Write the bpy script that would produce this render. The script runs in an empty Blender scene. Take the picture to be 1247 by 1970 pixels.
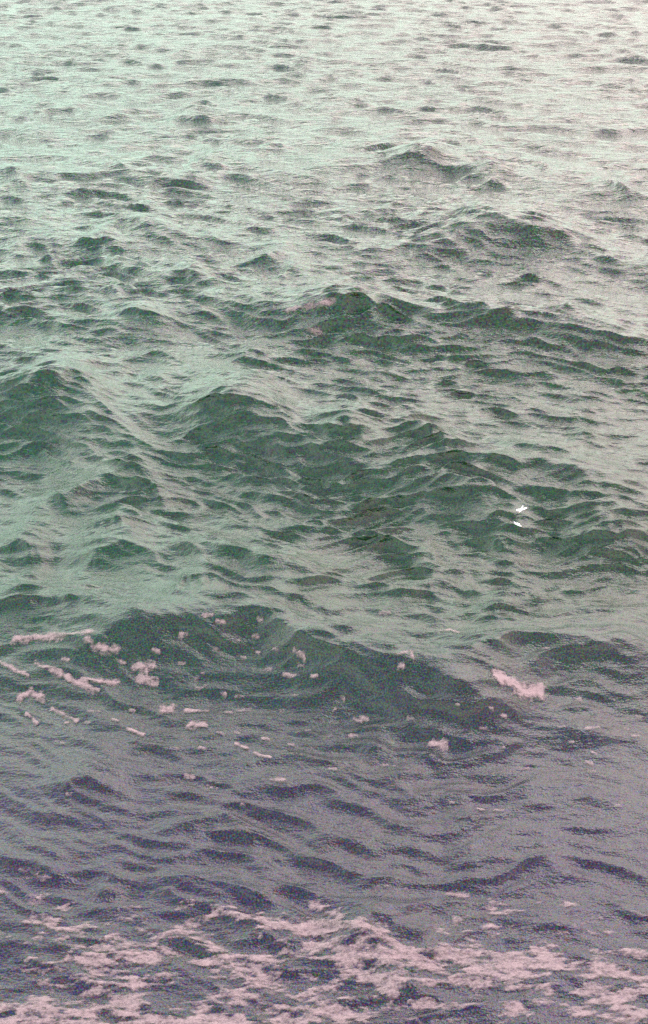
import bpy, bmesh, math, random
import numpy as np
from mathutils import Vector, Matrix

# ------------------------------------------------------------------ camera
scene = bpy.context.scene
col = scene.collection
W, H = 1247.0, 1970.0
FPX = 2600.0                                   # focal length in photograph pixels
CAM_H = 15.0
PITCH = math.atan(1335.0 / FPX)                # camera looks down this much
cd = bpy.data.cameras.new('camera')
cam = bpy.data.objects.new('camera', cd)
col.objects.link(cam)
cam.location = (0, 0, CAM_H)
cam.rotation_euler = (math.pi / 2 - PITCH, 0, 0)
cd.sensor_fit = 'VERTICAL'
cd.angle = 2 * math.atan(H / 2 / FPX)
cd.clip_start = 0.1
cd.clip_end = 20000
scene.camera = cam

# ------------------------------------------------------------------ sky and light
SUN_EL, SUN_AZ = math.radians(52), math.radians(25)      # azimuth from +Y towards +X
world = bpy.data.worlds.new('World')
scene.world = world
world.use_nodes = True
nt = world.node_tree
nt.nodes.clear()
def N(t, kind, **kw):
    n = t.nodes.new(kind)
    for k, v in kw.items():
        setattr(n, k, v)
    return n
out = N(nt, 'ShaderNodeOutputWorld')
bg = N(nt, 'ShaderNodeBackground')
bg.inputs['Strength'].default_value = 0.1
sky = N(nt, 'ShaderNodeTexSky', sky_type='NISHITA')
sky.sun_disc = False
sky.sun_elevation = SUN_EL
sky.sun_rotation = SUN_AZ
sky.air_density = 1.5
sky.dust_density = 4.0
# added gradient shaped for the water's reflections: dim mint horizon, bright band, mauve above
tc = N(nt, 'ShaderNodeTexCoord')
sep = N(nt, 'ShaderNodeSeparateXYZ')
nt.links.new(tc.outputs['Generated'], sep.inputs[0])
ramp = N(nt, 'ShaderNodeValToRGB')
ramp.color_ramp.interpolation = 'LINEAR'
e = ramp.color_ramp.elements
e[0].position = 0.0; e[0].color = (0.25, 0.35, 0.305, 1)
e[1].position = 1.0; e[1].color = (0.22, 0.19, 0.28, 1)
for p_, c_ in ((.16, (.49, .60, .54, 1)), (.36, (1.12, 0.98, 0.94, 1)), (.62, (0.76, 0.655, 0.76, 1)), (.84, (.40, .35, .48, 1))):
    ramp.color_ramp.elements.new(p_).color = c_
nt.links.new(sep.outputs['Z'], ramp.inputs[0])
side = N(nt, 'ShaderNodeMapRange')
side.inputs['From Min'].default_value = -0.5; side.inputs['From Max'].default_value = 0.5
side.interpolation_type = 'SMOOTHSTEP'
nt.links.new(sep.outputs['X'], side.inputs['Value'])
tint = N(nt, 'ShaderNodeMix', data_type='RGBA')
tint.inputs[6].default_value = (0.88, 1.02, 0.94, 1)
tint.inputs[7].default_value = (1.09, 0.955, 0.945, 1)
nt.links.new(side.outputs[0], tint.inputs[0])
mul = N(nt, 'ShaderNodeMix', data_type='RGBA', blend_type='MULTIPLY')
mul.inputs[0].default_value = 1.0
nt.links.new(ramp.outputs[0], mul.inputs[6]); nt.links.new(tint.outputs[2], mul.inputs[7])
lum = N(nt, 'ShaderNodeVectorMath', operation='SCALE')
lum.inputs['Scale'].default_value = 25.0
nt.links.new(mul.outputs[2], lum.inputs[0])
mix = N(nt, 'ShaderNodeMix', data_type='RGBA')
mix.inputs[0].default_value = 0.85
nt.links.new(sky.outputs[0], mix.inputs[6]); nt.links.new(lum.outputs[0], mix.inputs[7])
nt.links.new(mix.outputs[2], bg.inputs[0])
nt.links.new(bg.outputs[0], out.inputs[0])

sd = bpy.data.lights.new('sun', 'SUN')
sd.energy = 0.5
sd.angle = math.radians(25)
sd.color = (1.0, 0.95, 0.9)
sun = bpy.data.objects.new('sun', sd)
col.objects.link(sun)
sv = Vector((math.sin(SUN_AZ) * math.cos(SUN_EL), math.cos(SUN_AZ) * math.cos(SUN_EL), math.sin(SUN_EL)))
sun.rotation_euler = sv.to_track_quat('Z', 'Y').to_euler()

scene.view_settings.view_transform = 'Standard'
scene.view_settings.look = 'None'
scene.view_settings.exposure = 1.3
scene.view_settings.gamma = 1.0
scene.view_settings.use_curve_mapping = False
scene.render.engine = 'CYCLES'
scene.cycles.max_bounces = 4
scene.cycles.use_denoising = False
scene.cycles.use_adaptive_sampling = False

# ------------------------------------------------------------------ pixel <-> water plane
CP, SP = math.cos(PITCH), math.sin(PITCH)
def at(px, py, z=0.0):
    """the point at height z seen at photograph pixel (px, py)"""
    cx, cy = (px - W / 2) / FPX, (H / 2 - py) / FPX
    dy, dz = CP + cy * SP, -SP + cy * CP
    t = (z - CAM_H) / dz
    return cx * t, dy * t
def px_size(y):
    """metres per photograph pixel across and along the view at distance y"""
    s = np.hypot(y, CAM_H)
    return s / FPX, s / FPX / (CAM_H / s)

# ------------------------------------------------------------------ the sea surface as a function
rng = np.random.default_rng(11)
# crests: (strength, face length px, [(px, py) ...])
CRESTS = [
 (.7,12,[(245,88),(280,80),(310,84),(340,88)]), (.7,10,[(310,103),(345,99),(385,105)]), (.5,10,[(365,152),(420,151),(500,153),(600,150)]),
 (.6,14,[(50,213),(110,205),(140,207),(180,219),(250,222)]), (.5,18,[(300,235),(360,220),(400,230),(440,245)]), (.5,12,[(10,260),(80,255),(120,245)]),
 (.5,14,[(450,270),(560,274),(620,275)]), (.6,12,[(490,292),(530,285),(565,295)]), (1,16,[(185,335),(215,328),(262,341)]),
 (1,18,[(350,326),(378,314),(400,317),(432,324)]), (1,14,[(-20,343),(30,345),(58,353)]), (.9,16,[(-10,372),(30,363),(62,374)]),
 (.8,12,[(258,392),(280,385),(302,395)]), (.6,9,[(105,398),(145,399)]), (.6,12,[(60,430),(80,426),(102,433)]),
 (1,24,[(195,440),(238,431),(270,439),(320,444),(365,457)]), (.7,18,[(0,474),(22,468),(52,487)]), (.8,22,[(135,473),(190,462),(235,477)]),
 (.7,15,[(68,508),(86,499),(112,513)]), (.9,24,[(158,506),(195,495),(232,508),(300,528),(420,541)]), (.7,18,[(325,531),(352,521),(402,535)]),
 (1,18,[(470,510),(550,488),(572,493)]), (.7,22,[(515,547),(560,520),(602,524)]), (.9,14,[(188,584),(205,574),(238,586)]),
 (1,22,[(378,580),(420,580),(480,590),(512,603),(545,606)]), (1,48,[(520,604),(560,600),(620,592),(700,591),(760,599),(830,606)]),
 (1,34,[(825,609),(880,606),(906,615),(960,630),(1050,634),(1110,642),(1250,668)]), (.9,18,[(1055,637),(1110,621),(1155,610)]),
 (.8,26,[(200,622),(250,617),(335,627)]), (.6,22,[(55,663),(110,657),(152,674)]), (.7,22,[(238,702),(300,692),(355,710)]), (.7,20,[(435,701),(480,690),(525,699)]),
 (.8,14,[(738,576),(765,569),(800,577),(850,586)]), (1,26,[(735,307),(820,301),(870,296),(905,307)]), (.9,18,[(875,347),(950,334),(995,347)]),
 (.9,24,[(925,362),(955,345),(985,352)]), (.7,14,[(1030,332),(1080,342)]), (.9,18,[(1130,362),(1160,359),(1200,379),(1250,391)]), (1,16,[(880,436),(920,430),(988,425)]),
 (.8,14,[(1000,426),(1052,433)]), (.9,50,[(800,463),(880,447),(960,441),(1080,450),(1160,474),(1205,492)]), (.7,14,[(1005,536),(1040,534),(1092,546)]),
 (.6,18,[(635,421),(690,416),(780,420),(850,426)]), (.6,12,[(735,401),(760,395),(785,397)]), (.7,9,[(1178,346),(1215,343)]),
 (1,62,[(-30,768),(60,757),(100,746),(160,741),(190,760),(225,795)]), (.7,26,[(195,736),(230,737),(255,752)]), (.8,18,[(258,747),(300,738),(345,747)]),
 (1,64,[(340,791),(430,787),(490,776),(530,790),(595,828)]), (1,36,[(590,826),(640,843),(700,849),(745,857)]), (.7,22,[(635,814),(700,817),(755,831)]),
 (1,40,[(755,852),(790,841),(815,851),(850,873),(905,888)]), (.7,26,[(770,908),(880,897),(930,905)]), (.9,38,[(870,926),(950,915),(1020,911),(1050,924),(1130,946),(1190,948)]),
 (.9,26,[(1095,862),(1130,845),(1175,857)]), (.6,24,[(1070,792),(1150,779),(1200,786)]), (.8,16,[(1178,736),(1218,747)]),
 (1,46,[(40,968),(130,940),(200,914),(230,904),(270,924),(310,944),(365,970)]), (.8,22,[(105,892),(150,884),(180,889)]), 
 (1,48,[(143,1014),(168,1000),(200,999),(240,1014),(290,1040)]), (.9,36,[(-20,1058),(30,1044),(60,1060),(95,1084)]),
 (1,42,[(150,1063),(250,1064),(320,1067),(400,1080),(500,1100),(610,1117)]), (.9,20,[(32,1116),(55,1105),(84,1112)]), (.7,16,[(148,1106),(180,1097),(205,1106)]),
 (1,40,[(320,1154),(370,1138),(420,1150),(460,1169)]), (1,36,[(-30,1176),(80,1170),(150,1175),(210,1193)]),
 (1,70,[(170,1232),(260,1228),(330,1216),(400,1214),(450,1205),(490,1191),(520,1207),(560,1239),(600,1262),(700,1285),(780,1310),(870,1330),(975,1350)]),
 (1,48,[(870,1293),(940,1265),(1000,1247),(1060,1261),(1120,1264),(1270,1268)]), (1,40,[(1070,1053),(1130,1037),(1190,1034),(1270,1047)]),
 (.7,24,[(915,1061),(970,1049),(1020,1060)]), (.7,22,[(945,1077),(1020,1079)]), (.8,48,[(790,1128),(850,1114),(895,1143)]), (.8,20,[(858,1096),(905,1101)]),
 (.8,22,[(888,1120),(932,1152)]), (.7,22,[(945,1139),(1010,1149),(1065,1167)]), (.7,24,[(695,1051),(740,1044),(800,1064),(865,1072)]), (.7,24,[(715,1181),(770,1174),(825,1187)]),
 (.8,34,[(915,1202),(980,1179),(1015,1202)]), (.8,16,[(1115,1200),(1160,1199),(1260,1216)]), (.6,20,[(675,986),(745,980)]), (.8,18,[(1150,971),(1260,953)]),
 (.7,24,[(1125,1081),(1260,1074)]), (.8,12,[(1005,1317),(1062,1309)]), (.7,14,[(555,1355),(645,1355)]), (.8,20,[(688,1440),(762,1435)]), (.8,18,[(798,1456),(862,1450)]),
 (.8,20,[(738,1492),(825,1489)]), (.7,22,[(855,1572),(945,1569)]), (.7,26,[(1060,1421),(1190,1414)]), (.7,40,[(75,1504),(160,1494),(220,1500),(255,1535)]),
 (.9,34,[(665,1771),(740,1764),(840,1794)]), (.9,36,[(610,1813),(700,1803),(770,1843)]), (.9,22,[(715,1880),(760,1889),(840,1903)]), (.8,20,[(165,1722),(200,1714),(240,1722)]),
 (.7,20,[(440,1810),(520,1800),(590,1815)]), (.7,24,[(980,1790),(1060,1775),(1130,1790)]), (.6,18,[(1000,1530),(1110,1520),(1200,1530)]), (.6,20,[(600,1620),(720,1612),(820,1625)]),
 (.6,24,[(880,1660),(990,1650),(1100,1663)]), (.6,26,[(300,1600),(400,1590),(500,1610)]), (.6,24,[(-20,1650),(60,1660),(130,1690)]), (.6,26,[(300,1700),(420,1715),(520,1725)]),
]
crest_tab = []
for s, face, pts in CRESTS:
    ym = at(pts[0][0], sum(p[1] for p in pts) / len(pts))[1]
    sl = math.hypot(ym, CAM_H)
    wf = 1.15 * face * (sl / FPX) / (0.48 * ym / sl + CAM_H / sl)
    A = 0.58 * s * wf
    w = np.array([at(px, py, A * 0.85) for px, py in pts])
    # let the ends run out into the water
    ext = .16 * (w[-1, 0] - w[0, 0])
    w = np.vstack([w[0] + (w[0] - w[1]) / np.hypot(*(w[0] - w[1])) * ext * np.array([1, .6]), w, w[-1] + (w[-1] - w[-2]) / np.hypot(*(w[-1] - w[-2])) * ext * np.array([1, .6])])
    # smooth the polyline into a curve y_c(x); wob roughens the lip only
    xs = np.linspace(w[0, 0], w[-1, 0], 60)
    ys = np.interp(xs, w[:, 0], w[:, 1])
    k = np.hanning(13)[1:-1]; k /= k.sum()
    ys = np.convolve(np.pad(ys, 5, mode='edge'), k, 'valid')
    wob = sum(rng.normal(0, .07 / (1 + .15 * q)) * wf * np.sin(2 * math.pi * (xs - xs[0]) / (xs[-1] - xs[0]) * (1.35 * q + 1.3) + rng.uniform(0, 6.28)) for q in range(7))
    A *= min(1., (xs[-1] - xs[0]) / (4.2 * wf))          # short crests stay low
    crest_tab.append((A, wf, xs, ys, wob))

# the broad swells that carry the crests: (height m, half length m, crest line in pixels)
SWELLS = []
for A, wf, pts in [(.78, 2.4, [(-700,700),(-50,752),(300,765),(600,838),(900,898),(1250,965),(1900,1050)]), (.46, 1.8, [(-600,1150),(100,1190),(500,1205),(780,1312),(1000,1262),(1270,1268),(1900,1330)]),
                   (.55, 2.8, [(-600,560),(300,590),(600,597),(900,618),(1260,675),(1900,760)]), (.55, 3.2, [(-600,420),(200,440),(700,462),(900,440),(1100,455),(1260,505),(1900,600)]), (.6, 4.5, [(-600,350),(50,350),(400,328),(850,305),(1200,370),(1900,430)])]:
    w = np.array([at(px, py, A * .8) for px, py in pts])
    SWELLS.append((A, wf, w[:, 0], w[:, 1]))

# short wind waves: many plane waves about one main direction
WAVES = []
MAIN = math.radians(-90 - 14)                     # travelling towards the camera
for i in range(230):
    lam = math.exp(rng.uniform(math.log(0.25), math.log(6.0)))
    spread = 0.24 + 0.25 * rng.random()
    th = MAIN + rng.normal(0, spread)
    amp = 0.0046 * lam ** 0.95 * rng.uniform(.5, 1.3)
    if lam > 1.4: amp *= (1.4 / lam) ** .9
    if lam < 1.1:
        amp *= 1.6 if lam > .75 else 1.95; th = MAIN + (th - MAIN) * .7
    WAVES.append((lam, th, amp, rng.uniform(0, 2 * math.pi)))

def spacing(y):
    return np.maximum(0.05, np.minimum(px_size(np.abs(y))[1] * 1.8, 0.26 + np.maximum(0, np.abs(y) - 140) * .02))

def surf(u, v):
    """water surface point for flat coordinates (u, v): x, y, z"""
    u = u.astype(np.float32); v = v.astype(np.float32)
    x = u.copy(); y = v.copy(); z = np.zeros_like(u)
    sp = spacing(v)
    wx = u + .5 * np.sin(v * .31 + 1) + .35 * np.sin(v * .83 + u * .41) + .12 * np.sin(v * 2.9 + u * 1.7)
    wy = v + .4 * np.sin(u * .47 + 2) + .25 * np.sin(u * 1.1 - v * .37) + .07 * np.sin(u * 2.7 + v * 1.9 + 1) + .04 * np.sin(u * 5.3 - v * 3.1)
    gust = 1.0 + .45 * np.sin(u * .33 + v * .21 + 1.3) * np.sin(v * .27 - u * .13) + .2 * np.sin(u * 1.3 + v * .9)
    calm = (.24 + .76 * np.clip((v - 17 + 1.5 * np.sin(u * .5)) / 9, 0, 1) + .35 * np.clip((v - 38) / 45, 0, 1)).astype(np.float32)   # smoother water inshore
    for lam, th, amp, ph in WAVES:
        k = 2 * math.pi / lam
        w = np.clip((lam / sp - 2.2) / 2.5, 0, 1).astype(np.float32) * amp * (calm if lam > .8 else np.maximum(calm, .45))
        if lam < 1.6: w = w * gust
        c, s_ = math.cos(th), math.sin(th)
        p = k * (wx * c + wy * s_) + ph
        z += w * np.cos(p)
        q = .75 * w * np.sin(p)
        x -= c * q; y -= s_ * q
    for A, wf, xs, ys in SWELLS:
        d = np.interp(u, xs, ys) - v + .4 * np.sin(u * .6 + wf) + .25 * np.sin(u * 1.3)
        z += (.72 * A * np.where(d > 0, np.exp(-(d / (.7 * wf)) ** 2), np.exp(-(d / (1.7 * wf)) ** 2)) * np.clip(2 - np.abs(u) / 30, 0, 1)).astype(np.float32)
    for A, wf, xs, ys, wob in crest_tab:
        m = (u > xs[0]) & (u < xs[-1]) & (v > ys.min() - 5 * wf) & (v < ys.max() + 7 * wf)
        if not m.any(): continue
        uu = u[m]; d = np.interp(uu, xs, ys) - v[m]
        d = d + np.interp(uu, xs, wob) * np.exp(-(d / (.8 * wf)) ** 2)
        t = (uu - xs[0]) / (xs[-1] - xs[0])
        fr = min(.5, 2.6 * wf / (xs[-1] - xs[0])); tap = np.clip(t / fr, 0, 1) * np.clip((1 - t) / fr, 0, 1); tap = tap * tap * (3 - 2 * tap)
        f = np.where(d > 0, np.exp(-1.15 * (np.sqrt((d / wf) ** 2 + .006) - .077)) * np.clip(1.6 - d / wf / 3.2, 0, 1), np.exp(-np.abs(d / (2.2 * wf)) ** 1.5))
        z[m] += (A * tap * f).astype(np.float32)
    return x, y, z

def flat_at(px, py):
    """flat coordinates whose surface point shows at the pixel (height found by iteration)"""
    z = 0.0
    for _ in range(5):
        u, v = at(px, py, z)
        x, y, zz = surf(np.array([u]), np.array([v]))
        z = .5 * z + .5 * float(zz[0])
    return u - float(x[0] - u), v - float(y[0] - v)

# ------------------------------------------------------------------ materials
def new_mat(name):
    m = bpy.data.materials.new(name)
    m.use_nodes = True
    t = m.node_tree
    t.nodes.clear()
    o = N(t, 'ShaderNodeOutputMaterial')
    return m, t, o
def math_node(t, op, a, b=None):
    n = N(t, 'ShaderNodeMath', operation=op)
    for i, v in enumerate((a, b)):
        if v is None: continue
        if isinstance(v, (int, float)): n.inputs[i].default_value = v
        else: t.links.new(v, n.inputs[i])
    return n.outputs[0]
def noise(t, vec, scale, detail=3, rough=.55, stretch=(1, 1, 1)):
    mp = N(t, 'ShaderNodeMapping')
    mp.inputs['Scale'].default_value = stretch
    t.links.new(vec, mp.inputs['Vector'])
    n = N(t, 'ShaderNodeTexNoise')
    n.inputs['Scale'].default_value = scale
    n.inputs['Detail'].default_value = detail
    n.inputs['Roughness'].default_value = rough
    t.links.new(mp.outputs[0], n.inputs['Vector'])
    return n
def mixc(t, f, a, b, blend='MIX'):
    n = N(t, 'ShaderNodeMix', data_type='RGBA', blend_type=blend)
    for i, v in ((0, f), (6, a), (7, b)):
        if isinstance(v, (int, float)): n.inputs[i].default_value = v
        elif isinstance(v, tuple): n.inputs[i].default_value = (*v, 1)
        else: t.links.new(v, n.inputs[i])
    return n.outputs[2]
def maprange(t, v, a, b, c=0., d=1.):
    n = N(t, 'ShaderNodeMapRange', interpolation_type='SMOOTHSTEP')
    t.links.new(v, n.inputs['Value'])
    for k, q in (('From Min', a), ('From Max', b), ('To Min', c), ('To Max', d)): n.inputs[k].default_value = q
    return n.outputs[0]

def water_material():
    m, t, o = new_mat('sea_water')
    b = N(t, 'ShaderNodeBsdfPrincipled')
    t.links.new(b.outputs[0], o.inputs[0])
    g = N(t, 'ShaderNodeNewGeometry')
    pos = g.outputs['Position']
    s = N(t, 'ShaderNodeSeparateXYZ'); t.links.new(pos, s.inputs[0])
    big = noise(t, pos, .12, 3)
    # body colour: green farther out, mauve-grey in the nearest water
    yy = math_node(t, 'ADD', s.outputs['Y'], math_node(t, 'MULTIPLY', math_node(t, 'SUBTRACT', big.outputs[0], .5), 7.))
    far = maprange(t, yy, 16., 26.)
    green = mixc(t, maprange(t, s.outputs['X'], -14., 14.), (.002, .033, .015), (.007, .025, .010))
    body = mixc(t, far, (.010, .010, .022), green)
    # drifting cloudiness, and fine colour specks painted in as film grain
    cl = noise(t, pos, .9, 4, .6, (.45, 1, 1))
    body = mixc(t, maprange(t, cl.outputs[0], .35, .7, 0., .35), body, (.014, .018, .015))
    def specks(scale):
        n = noise(t, pos, scale, 1, .5)
        v = N(t, 'ShaderNodeVectorMath', operation='SUBTRACT'); v.inputs[1].default_value = (.5, .5, .5)
        t.links.new(n.outputs['Color'], v.inputs[0])
        return v.outputs[0]
    near_far = maprange(t, s.outputs['Y'], 18., 55.)
    spk = mixc(t, near_far, specks(38.), specks(13.))
    sc = N(t, 'ShaderNodeVectorMath', operation='MULTIPLY'); t.links.new(mixc(t, far, (.17, .165, .20), (.12, .19, .145)), sc.inputs[1])
    t.links.new(spk, sc.inputs[0])
    ad = N(t, 'ShaderNodeVectorMath', operation='ADD')
    t.links.new(body, ad.inputs[0]); t.links.new(sc.outputs[0], ad.inputs[1])
    mxm = N(t, 'ShaderNodeVectorMath', operation='MAXIMUM'); mxm.inputs[1].default_value = (.001, .001, .001)
    t.links.new(ad.outputs[0], mxm.inputs[0])
    body = mxm.outputs[0]
    t.links.new(body, b.inputs['Base Color'])
    b.inputs['IOR'].default_value = 1.333
    t.links.new(maprange(t, s.outputs['Y'], 30., 130., .04, .14), b.inputs['Roughness'])
    # ripples too small for the mesh
    n1 = noise(t, pos, 2.6, 4, .65, (.45, 1, 1))
    n2 = noise(t, pos, 9., 3, .6, (.6, 1, 1))
    n3 = noise(t, pos, 30., 2, .6)
    hgt = math_node(t, 'ADD', math_node(t, 'MULTIPLY', n1.outputs[0], maprange(t, s.outputs['Y'], 22., 70., .06, .21)), math_node(t, 'MULTIPLY', n2.outputs[0], .018))
    hgt = math_node(t, 'ADD', hgt, math_node(t, 'MULTIPLY', n3.outputs[0], .009))
    n0 = noise(t, pos, 1.7, 3, .6, (.28, 1, 1))
    hgt = math_node(t, 'ADD', hgt, math_node(t, 'MULTIPLY', n0.outputs[0], maprange(t, s.outputs['Y'], 35., 100., 0., .16)))
    bp = N(t, 'ShaderNodeBump')
    bp.inputs['Strength'].default_value = 1.0
    bp.inputs['Distance'].default_value = 1.0
    t.links.new(hgt, bp.inputs['Height'])
    t.links.new(bp.outputs[0], b.inputs['Normal'])
    return m

def foam_material():
    m, t, o = new_mat('sea_foam')
    g = N(t, 'ShaderNodeNewGeometry')
    pos = g.outputs['Position']
    at_ = N(t, 'ShaderNodeAttribute', attribute_name='foam_amount')
    n1 = noise(t, pos, 11., 5, .75, (.45, 1, 1))
    n2 = noise(t, pos, 38., 3, .75, (.6, 1, 1))
    a = math_node(t, 'ADD', at_.outputs['Fac'], math_node(t, 'MULTIPLY', math_node(t, 'SUBTRACT', n1.outputs[0], .5), 2.4))
    a = math_node(t, 'ADD', a, math_node(t, 'MULTIPLY', math_node(t, 'SUBTRACT', n2.outputs[0], .5), 1.2))
    a = math_node(t, 'MULTIPLY', a, maprange(t, at_.outputs['Fac'], 0., .25))
    a = maprange(t, a, .05, 1.35, 0., .76)
    d = N(t, 'ShaderNodeBsdfDiffuse')
    c = mixc(t, n2.outputs[0], (.22, .17, .17), (.33, .26, .255))
    t.links.new(c, d.inputs[0])
    tr = N(t, 'ShaderNodeBsdfTransparent')
    mx = N(t, 'ShaderNodeMixShader')
    t.links.new(a, mx.inputs[0]); t.links.new(tr.outputs[0], mx.inputs[1]); t.links.new(d.outputs[0], mx.inputs[2])
    t.links.new(mx.outputs[0], o.inputs[0])
    return m

WATER, FOAM = water_material(), foam_material()

# ------------------------------------------------------------------ the sea mesh
def mesh_from(name, verts, faces, mat, smooth=True):
    me = bpy.data.meshes.new(name)
    nv, nf = len(verts), len(faces)
    me.vertices.add(nv); me.vertices.foreach_set('co', np.ascontiguousarray(verts, np.float32).ravel())
    me.loops.add(nf * 4); me.loops.foreach_set('vertex_index', np.ascontiguousarray(faces, np.int32).ravel())
    me.polygons.add(nf)
    me.polygons.foreach_set('loop_start', np.arange(0, nf * 4, 4, dtype=np.int32))
    me.polygons.foreach_set('use_smooth', np.ones(nf, bool) if smooth else np.zeros(nf, bool))
    me.update(calc_edges=True)
    me.validate()
    me.materials.append(mat)
    ob = bpy.data.objects.new(name, me)
    col.objects.link(ob)
    return ob
def grid_faces(nr, nc):
    i = np.arange(nr * nc).reshape(nr, nc)
    return np.stack([i[:-1, :-1], i[:-1, 1:], i[1:, 1:], i[1:, :-1]], -1).reshape(-1, 4)

rows = [-400., -100., -30., -10., -2., 3.]
y = 7.0
while y < 150:
    rows.append(y)
    st = float(spacing(np.array([y]))[0])
    y += st * (1.0 if y > 12.5 else 1.8)
while y < 12000:
    rows.append(y); y += max(.4, (y - 140) * .03 + .35)
rows = np.array(rows)
core = np.arange(-.265, .2651, 3.0 / FPX)
mid = .265 + np.cumsum(np.linspace(3.2, 9, 75) / FPX)
outer = np.array([.6, .9, 1.5, 3., 8.]) 
cs = np.concatenate([-outer[::-1], -mid[::-1], core, mid, outer])
R, Cc = np.meshgrid(rows, cs, indexing='ij')
U = Cc * np.hypot(R, CAM_H)
x, y, z = surf(U.ravel(), R.ravel())
fade = np.clip(1 - (np.abs(Cc.ravel()) - .4) / .2, 0, 1) * np.clip((R.ravel() - 2) / 6, 0, 1)
V = np.stack([U.ravel() + (x - U.ravel()) * fade, R.ravel() + (y - R.ravel()) * fade, z * fade], -1)
sea = mesh_from('sea', V, grid_faces(len(rows), len(cs)), WATER)
sea['kind'] = 'structure'
sea['label'] = 'choppy grey-green sea water with dark wave faces'

# ------------------------------------------------------------------ foam
def vnoise(u, v, seed):
    r = np.random.default_rng(seed).random((64, 64)).astype(np.float32)
    iu, iv = np.floor(u).astype(int), np.floor(v).astype(int)
    fu, fv = u - iu, v - iv
    fu, fv = fu * fu * (3 - 2 * fu), fv * fv * (3 - 2 * fv)
    g = lambda a, b: r[a % 64, b % 64]
    return (g(iu, iv) * (1 - fu) + g(iu + 1, iv) * fu) * (1 - fv) + (g(iu, iv + 1) * (1 - fu) + g(iu + 1, iv + 1) * fu) * fv
def fbm(u, v, seed, oct=4):
    s, a, tot = 0, 1., 0
    for k in range(oct):
        s = s + a * vnoise(u * 2 ** k + 7.3 * k, v * 2 ** k + 3.1 * k, seed + k); tot += a; a *= .6
    return s / tot

def drape(name, u, v, dens, lift):
    """sheet of foam lying on the water where dens > 0"""
    nr, nc = u.shape
    f = grid_faces(nr, nc)
    keep = (dens.ravel()[f] > 0).any(1)
    f = f[keep]
    used = np.unique(f)
    idx = np.full(nr * nc, -1); idx[used] = np.arange(len(used))
    x, y, z = surf(u.ravel()[used], v.ravel()[used])
    d = np.clip(dens.ravel()[used], 0, 1.6)
    z = z + np.where(d > 0, .006 + lift * np.sqrt(np.minimum(d, 1)), -.012)
    ob = mesh_from(name, np.stack([x, y, z], -1), idx[f], FOAM)
    at_ = ob.data.attributes.new('foam_amount', 'FLOAT', 'POINT')
    at_.data.foreach_set('value', d.astype(np.float32))
    return ob

def foam_patch(label, lines, width, ring=False, strength=1.05, level=False, group='foam patches drifting on the dark wave'):
    """lines: pixel polylines; width: half thickness in pixels"""
    width *= .85
    seed = random.Random(str(lines)).randrange(10 ** 6)
    L = [[flat_at(*p) for p in ln] for ln in lines]
    if level:                                    # all along one height of the crest
        mv_ = np.mean([p[1] for ln in L for p in ln]); L = [[(p[0], mv_ + .25 * (p[1] - mv_)) for p in ln] for ln in L]
    allp = np.array([p for ln in L for p in ln])
    sx, sy = px_size(allp[:, 1].mean())
    mu, mv = width * sx * 2.2, width * sy * 2.2
    step_u, step_v = sx * 1.3, sy * 1.3
    us = np.arange(allp[:, 0].min() - mu, allp[:, 0].max() + mu, step_u)
    vs = np.arange(allp[:, 1].min() - mv, allp[:, 1].max() + mv, step_v)
    v, u = np.meshgrid(vs, us, indexing='ij')
    best = np.full(u.shape, 1e9)
    pu, pv = u / sx, v / sy                      # compare in units of the patch's own footprint
    for ln in L:
        ln = [(a / sx, b / sy) for a, b in ln]
        if len(ln) == 1: best = np.minimum(best, np.hypot(pu - ln[0][0], pv - ln[0][1]))
        for (ax, ay), (bx, by) in zip(ln, ln[1:]):
            l2 = (bx - ax) ** 2 + (by - ay) ** 2 + 1e-9
            tt = np.clip(((pu - ax) * (bx - ax) + (pv - ay) * (by - ay)) / l2, 0, 1)
            best = np.minimum(best, np.hypot(pu - ax - tt * (bx - ax), pv - ay - tt * (by - ay)))
    n = fbm(pu / 9, pv / 6, seed)
    best = best * (.7 + .6 * fbm(pu / 14, pv / 8, seed + 50))
    d = 1.0 - best / (width * 1.2) + (n - .5) * 1.3
    if ring: d = d - 1.3 * np.exp(-(best / (width * .45)) ** 2)
    ob = drape('foam_patch', u, v, np.clip(d, 0, 1) * strength, .03)
    ob['label'] = label; ob['category'] = 'foam'; ob['group'] = group
    return ob

def dash(x, y, w, sl=0.):
    return [[(x - w / 2, y - sl * w / 2), (x + w / 2, y + sl * w / 2)]]
P = foam_patch
P('long pale foam streak with hooked right end near the left edge', [[(25,1232),(70,1228),(135,1225),(180,1217)],[(165,1230),(185,1246),(226,1251)]], 7)
P('forked foam streak splitting in two towards the right', [[(68,1278),(110,1293),(150,1315),(190,1330)],[(150,1312),(228,1315)]], 6)
P('thin slanting foam streak touching the left edge of the water', [[(-5,1276),(55,1302)]], 5)
P('arched foam clump below the thin streak at the left edge', [[(35,1344),(58,1331),(86,1344)]], 8)
P('short slanting foam stroke under the arched foam clump', [[(50,1374),(72,1392)]], 5)
P('slender foam streak slanting down right of the arched clump', [[(100,1364),(150,1389)]], 4.5)
P('two-lobed foam blob, wide above and pointed below', [[(256,1282),(294,1284)],[(268,1301),(298,1313)],[(280,1284),(284,1303)]], 8)
P('small hollow ring of foam with dark water in its middle', [[(385,1316)]], 15, True)
P('solid round foam blob on the smooth slope under the two-lobed blob', [[(314,1366),(332,1365)]], 12)
P('flat thin foam dash just right of the solid round blob', [[(358,1368),(400,1370)]], 5)
P('lens-shaped foam patch with a ragged lower edge below the flat thin dash', [[(363,1398),(394,1394)]], 8)
P('rounded foam spot upper one of the slanting pair mid-slope', [[(454,1433),(474,1440)]], 6)
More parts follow.
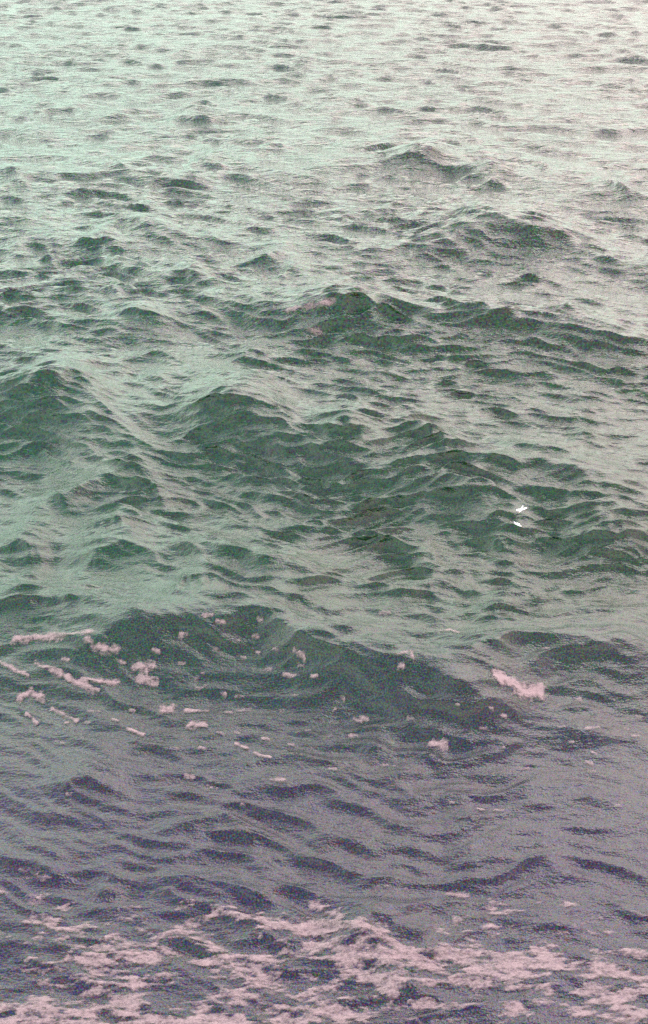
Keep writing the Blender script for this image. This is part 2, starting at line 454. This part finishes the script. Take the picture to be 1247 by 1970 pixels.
P('slim foam dash lower one of the slanting pair mid-slope', [[(490,1450),(520,1459)]], 4.5)
P('bright spindle-shaped foam patch alone on the dark smooth water', [[(522,1502),(546,1503)]], 6)
P('faint slanting foam dash left of the lens-shaped patch', [[(246,1402),(276,1415)]], 4)
P('large solid oval foam patch with a pale tail under the dark right-hand crest', [[(958,1309),(985,1318),(1003,1329)],[(1003,1331),(1040,1336)]], 15, strength=1.5)
P('pointed oval foam patch on the smooth slope below the main crest', [[(828,1430),(860,1433)]], 6.5)
P('broken hooked foam cluster just behind the main crest', [[(764,1268),(790,1265),(796,1274)],[(765,1287),(776,1282)]], 5)
P('curved foam wisp between the two dark crests', [[(848,1220),(866,1217),(880,1225)]], 4.5)
P('bright foam curl spilling on the crest of a far green wave', [[(552,594),(585,589),(615,587),(645,592)]], 3.2, strength=.9, level=True, group='foam on the far wave')
P('small foam scrap on the dark face under the spilling curl', [[(592,633),(618,631)]], 4, strength=.6, group='foam on the far wave')
SM = 'small pinkish fleck of foam scattered on the dark wave slope'
rr = random.Random(5)
FLECKS = [(350,1277,12,.1),(353,1222,14,0),(180,1370,20,.1),(222,1386,12,.3),(425,1413,14,.3),(511,1423,14,0),(365,1494,16,.2),(408,1516,20,.3),
    (415,1250,12,0),(493,1226,10,.2),(469,1268,8,0),(530,1250,8,.2),(510,1290,22,-.1),(557,1300,22,.1),(575,1254,20,.5),(592,1406,16,0),(400,1187,18,0),(425,1196,18,.1),
    (500,1193,10,.2),(740,1180,20,0),(680,1418,16,.1),(735,1475,20,-.1),(880,1357,6,0),(700,1385,14,.2),(545,1368,12,0),(460,1340,14,.2),(1140,1403,26,-.1),
    (1222,1417,14,0),(470,1367,24,0),(568,1340,16,0),(300,1252,14,.3),(126,1270,14,.2),(232,1271,18,.4),(390,1440,12,.2),(335,1440,14,0),(688,1388,14,.2),(790,1383,10,0),
    (650,1365,12,0),(640,1480,14,.1),(1050,1250,10,0),(1080,1400,14,0),(930,1400,12,0),(1135,1485,18,0),(1010,1480,14,0),(960,1560,16,.1),(200,1490,12,.2),(115,1430,16,.3),
    (115,1230,8,0),(580,1280,10,.3),(605,1300,12,0),(440,1372,14,0)]
LAND = {'solid round foam blob': (323,1366), 'two-lobed foam blob': (277,1292), 'hollow foam ring': (385,1316), 'lens-shaped foam patch': (378,1396), 'slanting pair of foam spots': (485,1445),
    'spindle-shaped foam patch': (534,1502), 'large oval foam patch with a tail': (985,1322), 'pointed oval foam patch': (845,1431), 'broken hooked foam cluster': (778,1275), 'forked foam streak': (160,1310),
    'hooked long foam streak': (130,1232), 'arched foam clump': (60,1338), 'curved foam wisp': (866,1220)}
rr = random.Random(8)
while len(FLECKS) < 78:
    fx, fy = rr.uniform(20, 1230), rr.gauss(1390, 85)
    if 1215 < fy < 1590 and rr.random() < 1.15 - fx / 1600 and all(math.hypot(fx - q[0], (fy - q[1]) * 1.5) > 24 for q in FLECKS) and all(math.hypot(fx - q[0], fy - q[1]) > 45 for q in LAND.values()):
        FLECKS.append((fx, fy, rr.uniform(5, 13), rr.uniform(-.05, .3)))
named = {}
for i, (fx, fy, w, sl) in enumerate(FLECKS):
    for nm, (lx, ly) in LAND.items():
        dx, dy = fx - lx, (fy - ly) * 1.5
        side = ('just right of' if dx > 0 else 'just left of') if abs(dx) > abs(dy) else ('just below' if dy > 0 else 'just above')
        dd = math.hypot(dx, dy)
        if dd < 130 and dd < named.get((nm, side), (1e9, 0))[0]: named[nm, side] = (dd, i)
best = {}
for (nm, side), (dd, i) in named.items():
    if dd < best.get(i, (1e9,))[0]: best[i] = (dd, nm, side)
for i, (fx, fy, w, sl) in enumerate(FLECKS):
    lab = f'small pinkish foam fleck {best[i][2]} the {best[i][1]}' if i in best else 'small pinkish foam fleck lying apart from the larger patches on the dark slope'
    P(lab, dash(fx, fy, w, sl), rr.uniform(2.6, 4.4), strength=rr.uniform(.6, 1.0))

# the lace of shore foam along the bottom of the picture: nobody could count it
def lace():
    us = np.arange(-6.5, 6.5, .016); vs = np.arange(11.5, 19.0, .022)
    v, u = np.meshgrid(vs, us, indexing='ij')
    dens = np.zeros(u.shape, np.float32)
    def streak(pts, half, s=1.):
        w = np.array([at(*p) for p in pts]); sx, sy = px_size(w[:, 1].mean())
        best = np.full(u.shape, 1e9, np.float32)
        pu, pv = u / sx, v / sy * 1.0
        for (ax, ay), (bx, by) in zip(w[:-1], w[1:]):
            ax, bx, ay, by = ax / sx, bx / sx, ay / sy, by / sy
            l2 = (bx - ax) ** 2 + (by - ay) ** 2
            tt = np.clip(((pu - ax) * (bx - ax) + (pv - ay) * (by - ay)) / l2, 0, 1)
            best = np.minimum(best, np.hypot(pu - ax - tt * (bx - ax), pv - ay - tt * (by - ay)))
        np.maximum(dens, s * np.exp(-(best / half) ** 2), out=dens)
    for pts, half, s in [
        ([(420,1755),(470,1770),(560,1788),(640,1792),(700,1800),(745,1815),(800,1850)], 15, 1.), ([(600,1745),(650,1765)], 10, .7),
        ([(540,1830),(600,1832),(680,1850),(760,1850),(860,1838),(1000,1845)], 16, .9), ([(600,1835),(660,1855),(740,1895),(750,1908)], 16, .95),
        ([(760,1850),(850,1860),(960,1862),(1000,1870)], 20, .8), ([(740,1895),(860,1890),(980,1895)], 10, .6),
        ([(350,1790),(400,1810),(430,1850),(480,1870),(540,1890),(620,1920),(660,1960)], 24, .85), ([(380,1850),(460,1845),(600,1850)], 14, .75),
        ([(90,1785),(130,1805),(200,1820),(280,1830),(350,1800)], 20, .7), ([(60,1850),(160,1850),(300,1845)], 14, .6), ([(160,1905),(220,1900),(300,1880),(380,1890)], 14, .6),
        ([(0,1935),(80,1945),(160,1955),(240,1935),(280,1960)], 26, .85), ([(0,1985),(250,1980),(450,1975)], 30, .8), ([(580,1960),(640,1945),(700,1960)], 14, .8),
        ([(1000,1855),(1080,1855),(1150,1865),(1247,1890)], 13, .85), ([(1120,1920),(1180,1925),(1260,1905)], 20, .85), ([(1100,1960),(1260,1955)], 16, .6),
        ([(950,1745),(1000,1760),(1040,1730),(1110,1745)], 14, .65), ([(880,1775),(940,1790),(1000,1800)], 12, .55), ([(1090,1800),(1115,1780)], 12, .75), ([(1140,1760),(1230,1765)], 12, .55),
        ([(840,1790),(900,1800),(930,1815)], 10, .5), ([(1030,1830),(1060,1825)], 12, .7), ([(1210,1835),(1240,1840)], 12, .7), ([(0,1720),(60,1735),(160,1750),(260,1765)], 14, .5),
        ([(0,1760),(80,1770),(180,1780)], 12, .5), ([(20,1615),(90,1600)], 10, .4), ([(40,1675),(90,1690)], 8, .45), ([(140,1755),(180,1765)], 10, .55), ([(270,1790),(290,1795)], 9, .6),
        ([(660,1700),(760,1715),(900,1720)], 8, .35), ([(430,1905),(560,1960)], 18, .5), ([(800,1935),(1000,1940)], 8, .45)]:
        streak(pts, half, s)
    n = fbm(u * 1.5, v * 1.7, 41, 5)
    n2 = fbm(u * 3.2, v * 10., 87, 5)
    base = .34 * np.clip((16.6 - v) / 2.2, 0, 1)
    web = 1 - np.abs(2 * fbm(u * 2.6, v * 6.5, 133, 4) - 1) * 2.2
    d = dens * 1.05 + base + (n - .5) * 1.0 + (n2 - .5) * 2.0 + (web - .6) * .7 - .52
    d = d * 1.5 * (dens + base > .08)
    ob = drape('shore_foam', u, v, np.clip(d, 0, 1) * .9, .022)
    ob['kind'] = 'stuff'; ob['label'] = 'lacy pinkish foam spread over the nearest water'
lace()

# ------------------------------------------------------------------ two white seabirds low over the water
mw, t, o = new_mat('white_plumage')
b = N(t, 'ShaderNodeBsdfPrincipled'); b.inputs['Roughness'].default_value = .8
g = N(t, 'ShaderNodeNewGeometry')
nn = noise(t, g.outputs['Position'], 60, 3)
t.links.new(mixc(t, nn.outputs[0], (.80, .80, .78), (.86, .86, .84)), b.inputs['Base Color']); t.links.new(b.outputs[0], o.inputs[0])
mb, t, o = new_mat('horn')
b = N(t, 'ShaderNodeBsdfPrincipled'); b.inputs['Roughness'].default_value = .4
nn = noise(t, N(t, 'ShaderNodeNewGeometry').outputs['Position'], 90, 2)
t.links.new(mixc(t, nn.outputs[0], (.35, .20, .05), (.45, .28, .07)), b.inputs['Base Color']); t.links.new(b.outputs[0], o.inputs[0])
me_, t, o = new_mat('dark_eye')
b = N(t, 'ShaderNodeBsdfPrincipled'); b.inputs['Roughness'].default_value = .2
nn = noise(t, N(t, 'ShaderNodeNewGeometry').outputs['Position'], 90, 2)
t.links.new(mixc(t, nn.outputs[0], (.01, .01, .01), (.02, .02, .02)), b.inputs['Base Color']); t.links.new(b.outputs[0], o.inputs[0])

def bird_body(left, right, s):
    """one continuous body flying along +Y; left/right: wing joints (x out, y, z, chord) from the shoulder"""
    bm = bmesh.new()
    prof = [(-.50, .012, .006, .03), (-.40, .05, .010, .025), (-.26, .045, .03, .015), (-.08, .085, .075, 0), (.08, .10, .09, -.005), (.20, .085, .08, .005), (.29, .05, .052, .03), (.35, .052, .054, .05), (.41, .04, .04, .05), (.44, .016, .016, .045)]
    rings = []
    for (y, rx, rz, zc) in prof:
        rings.append([bm.verts.new((rx * math.cos(a) * s, y * s, (zc + rz * math.sin(a)) * s)) for a in [math.radians(22.5 + 45 * k) for k in range(8)]])
    fs = {}
    for i in range(len(rings) - 1):
        for k in range(8):
            fs[i, k] = bm.faces.new((rings[i][k], rings[i][(k + 1) % 8], rings[i + 1][(k + 1) % 8], rings[i + 1][k]))
    bm.faces.new(rings[0][::-1]); bm.faces.new(rings[-1])
    for sgn, k, wing in ((1, 7, right), (-1, 3, left)):
        root = [fs[3, k], fs[4, k]]
        # pull a wing out of the body's own side faces, joint by joint
        faces = root
        for (wx, wy, wz, chord) in wing:
            r = bmesh.ops.extrude_face_region(bm, geom=faces)
            vs = [q for q in r['geom'] if isinstance(q, bmesh.types.BMVert)]
            nf = [q for q in r['geom'] if isinstance(q, bmesh.types.BMFace)]
            bmesh.ops.delete(bm, geom=[f for f in faces if f.is_valid], context='FACES_ONLY')
            ys = sorted({round(q.co.y, 5) for q in vs}); zmid = sum(q.co.z for q in vs) / len(vs)
            y0, y1 = ys[0], ys[-1]
            for q in vs:
                tt = (q.co.y - y0) / max(y1 - y0, 1e-6)
                up = .5 if q.co.z > zmid else -.5
                q.co = Vector((sgn * wx * s, (wy + (tt - .5) * chord) * s, (wz + up * .022 * (1 - abs(tt - .45))) * s))
            faces = nf
    bmesh.ops.recalc_face_normals(bm, faces=bm.faces)
    me = bpy.data.meshes.new('body'); bm.to_mesh(me); bm.free()
    me.materials.append(mw)
    for p in me.polygons: p.use_smooth = True
    ob = bpy.data.objects.new('body', me); col.objects.link(ob)
    md = ob.modifiers.new('smooth', 'SUBSURF'); md.levels = 2; md.render_levels = 2
    return ob
def bird(label, px, py, alt, heading, pitch, roll, left, right, s):
    root = bpy.data.objects.new('seabird', None); col.objects.link(root)
    gx, gy = at(px, py, alt)
    root.location = (gx, gy, alt)
    root.rotation_euler = (pitch, roll, heading)
    root['label'] = label; root['category'] = 'bird'; root['group'] = 'white seabirds low over the water'
    bd = bird_body(left, right, s); bd.parent = root
    bm = bmesh.new()
    bmesh.ops.create_cone(bm, cap_ends=True, segments=8, radius1=.018 * s, radius2=.003 * s, depth=.11 * s, matrix=Matrix.Translation((0, .48 * s, .04 * s)) @ Matrix.Rotation(-math.pi / 2, 4, 'X'))
    me = bpy.data.meshes.new('bill'); bm.to_mesh(me); bm.free(); me.materials.append(mb)
    bl = bpy.data.objects.new('bill', me); col.objects.link(bl); bl.parent = root
    for sg in (-1, 1):
        bm = bmesh.new(); bmesh.ops.create_uvsphere(bm, u_segments=8, v_segments=6, radius=.009 * s, matrix=Matrix.Translation((sg * .043 * s, .385 * s, .062 * s)))
        me = bpy.data.meshes.new('eye'); bm.to_mesh(me); bm.free(); me.materials.append(me_)
        ey = bpy.data.objects.new('eye', me); col.objects.link(ey); ey.parent = root
bird('small white seabird banking with both wings spread, upper one of the pair over the water', 1003, 980, .9, math.radians(150), math.radians(-12), math.radians(24),
     [(.15, .04, .03, .28), (.28, .10, .07, .27), (.40, .04, .05, .19), (.50, -.08, .0, .05)], [(.15, .04, .03, .28), (.28, .10, .07, .27), (.40, .02, .05, .19), (.48, -.10, .0, .05)], .30)
bird('small white seabird gliding with folded wings, lower one of the pair over the water', 996, 1009, .7, math.radians(-140), math.radians(-8), math.radians(-10),
     [(.14, .02, .03, .28), (.21, -.04, .04, .28), (.23, -.16, .03, .20), (.19, -.30, .02, .05)], [(.14, .02, .03, .28), (.21, -.04, .04, .28), (.23, -.16, .03, .20), (.19, -.30, .02, .05)], .26)
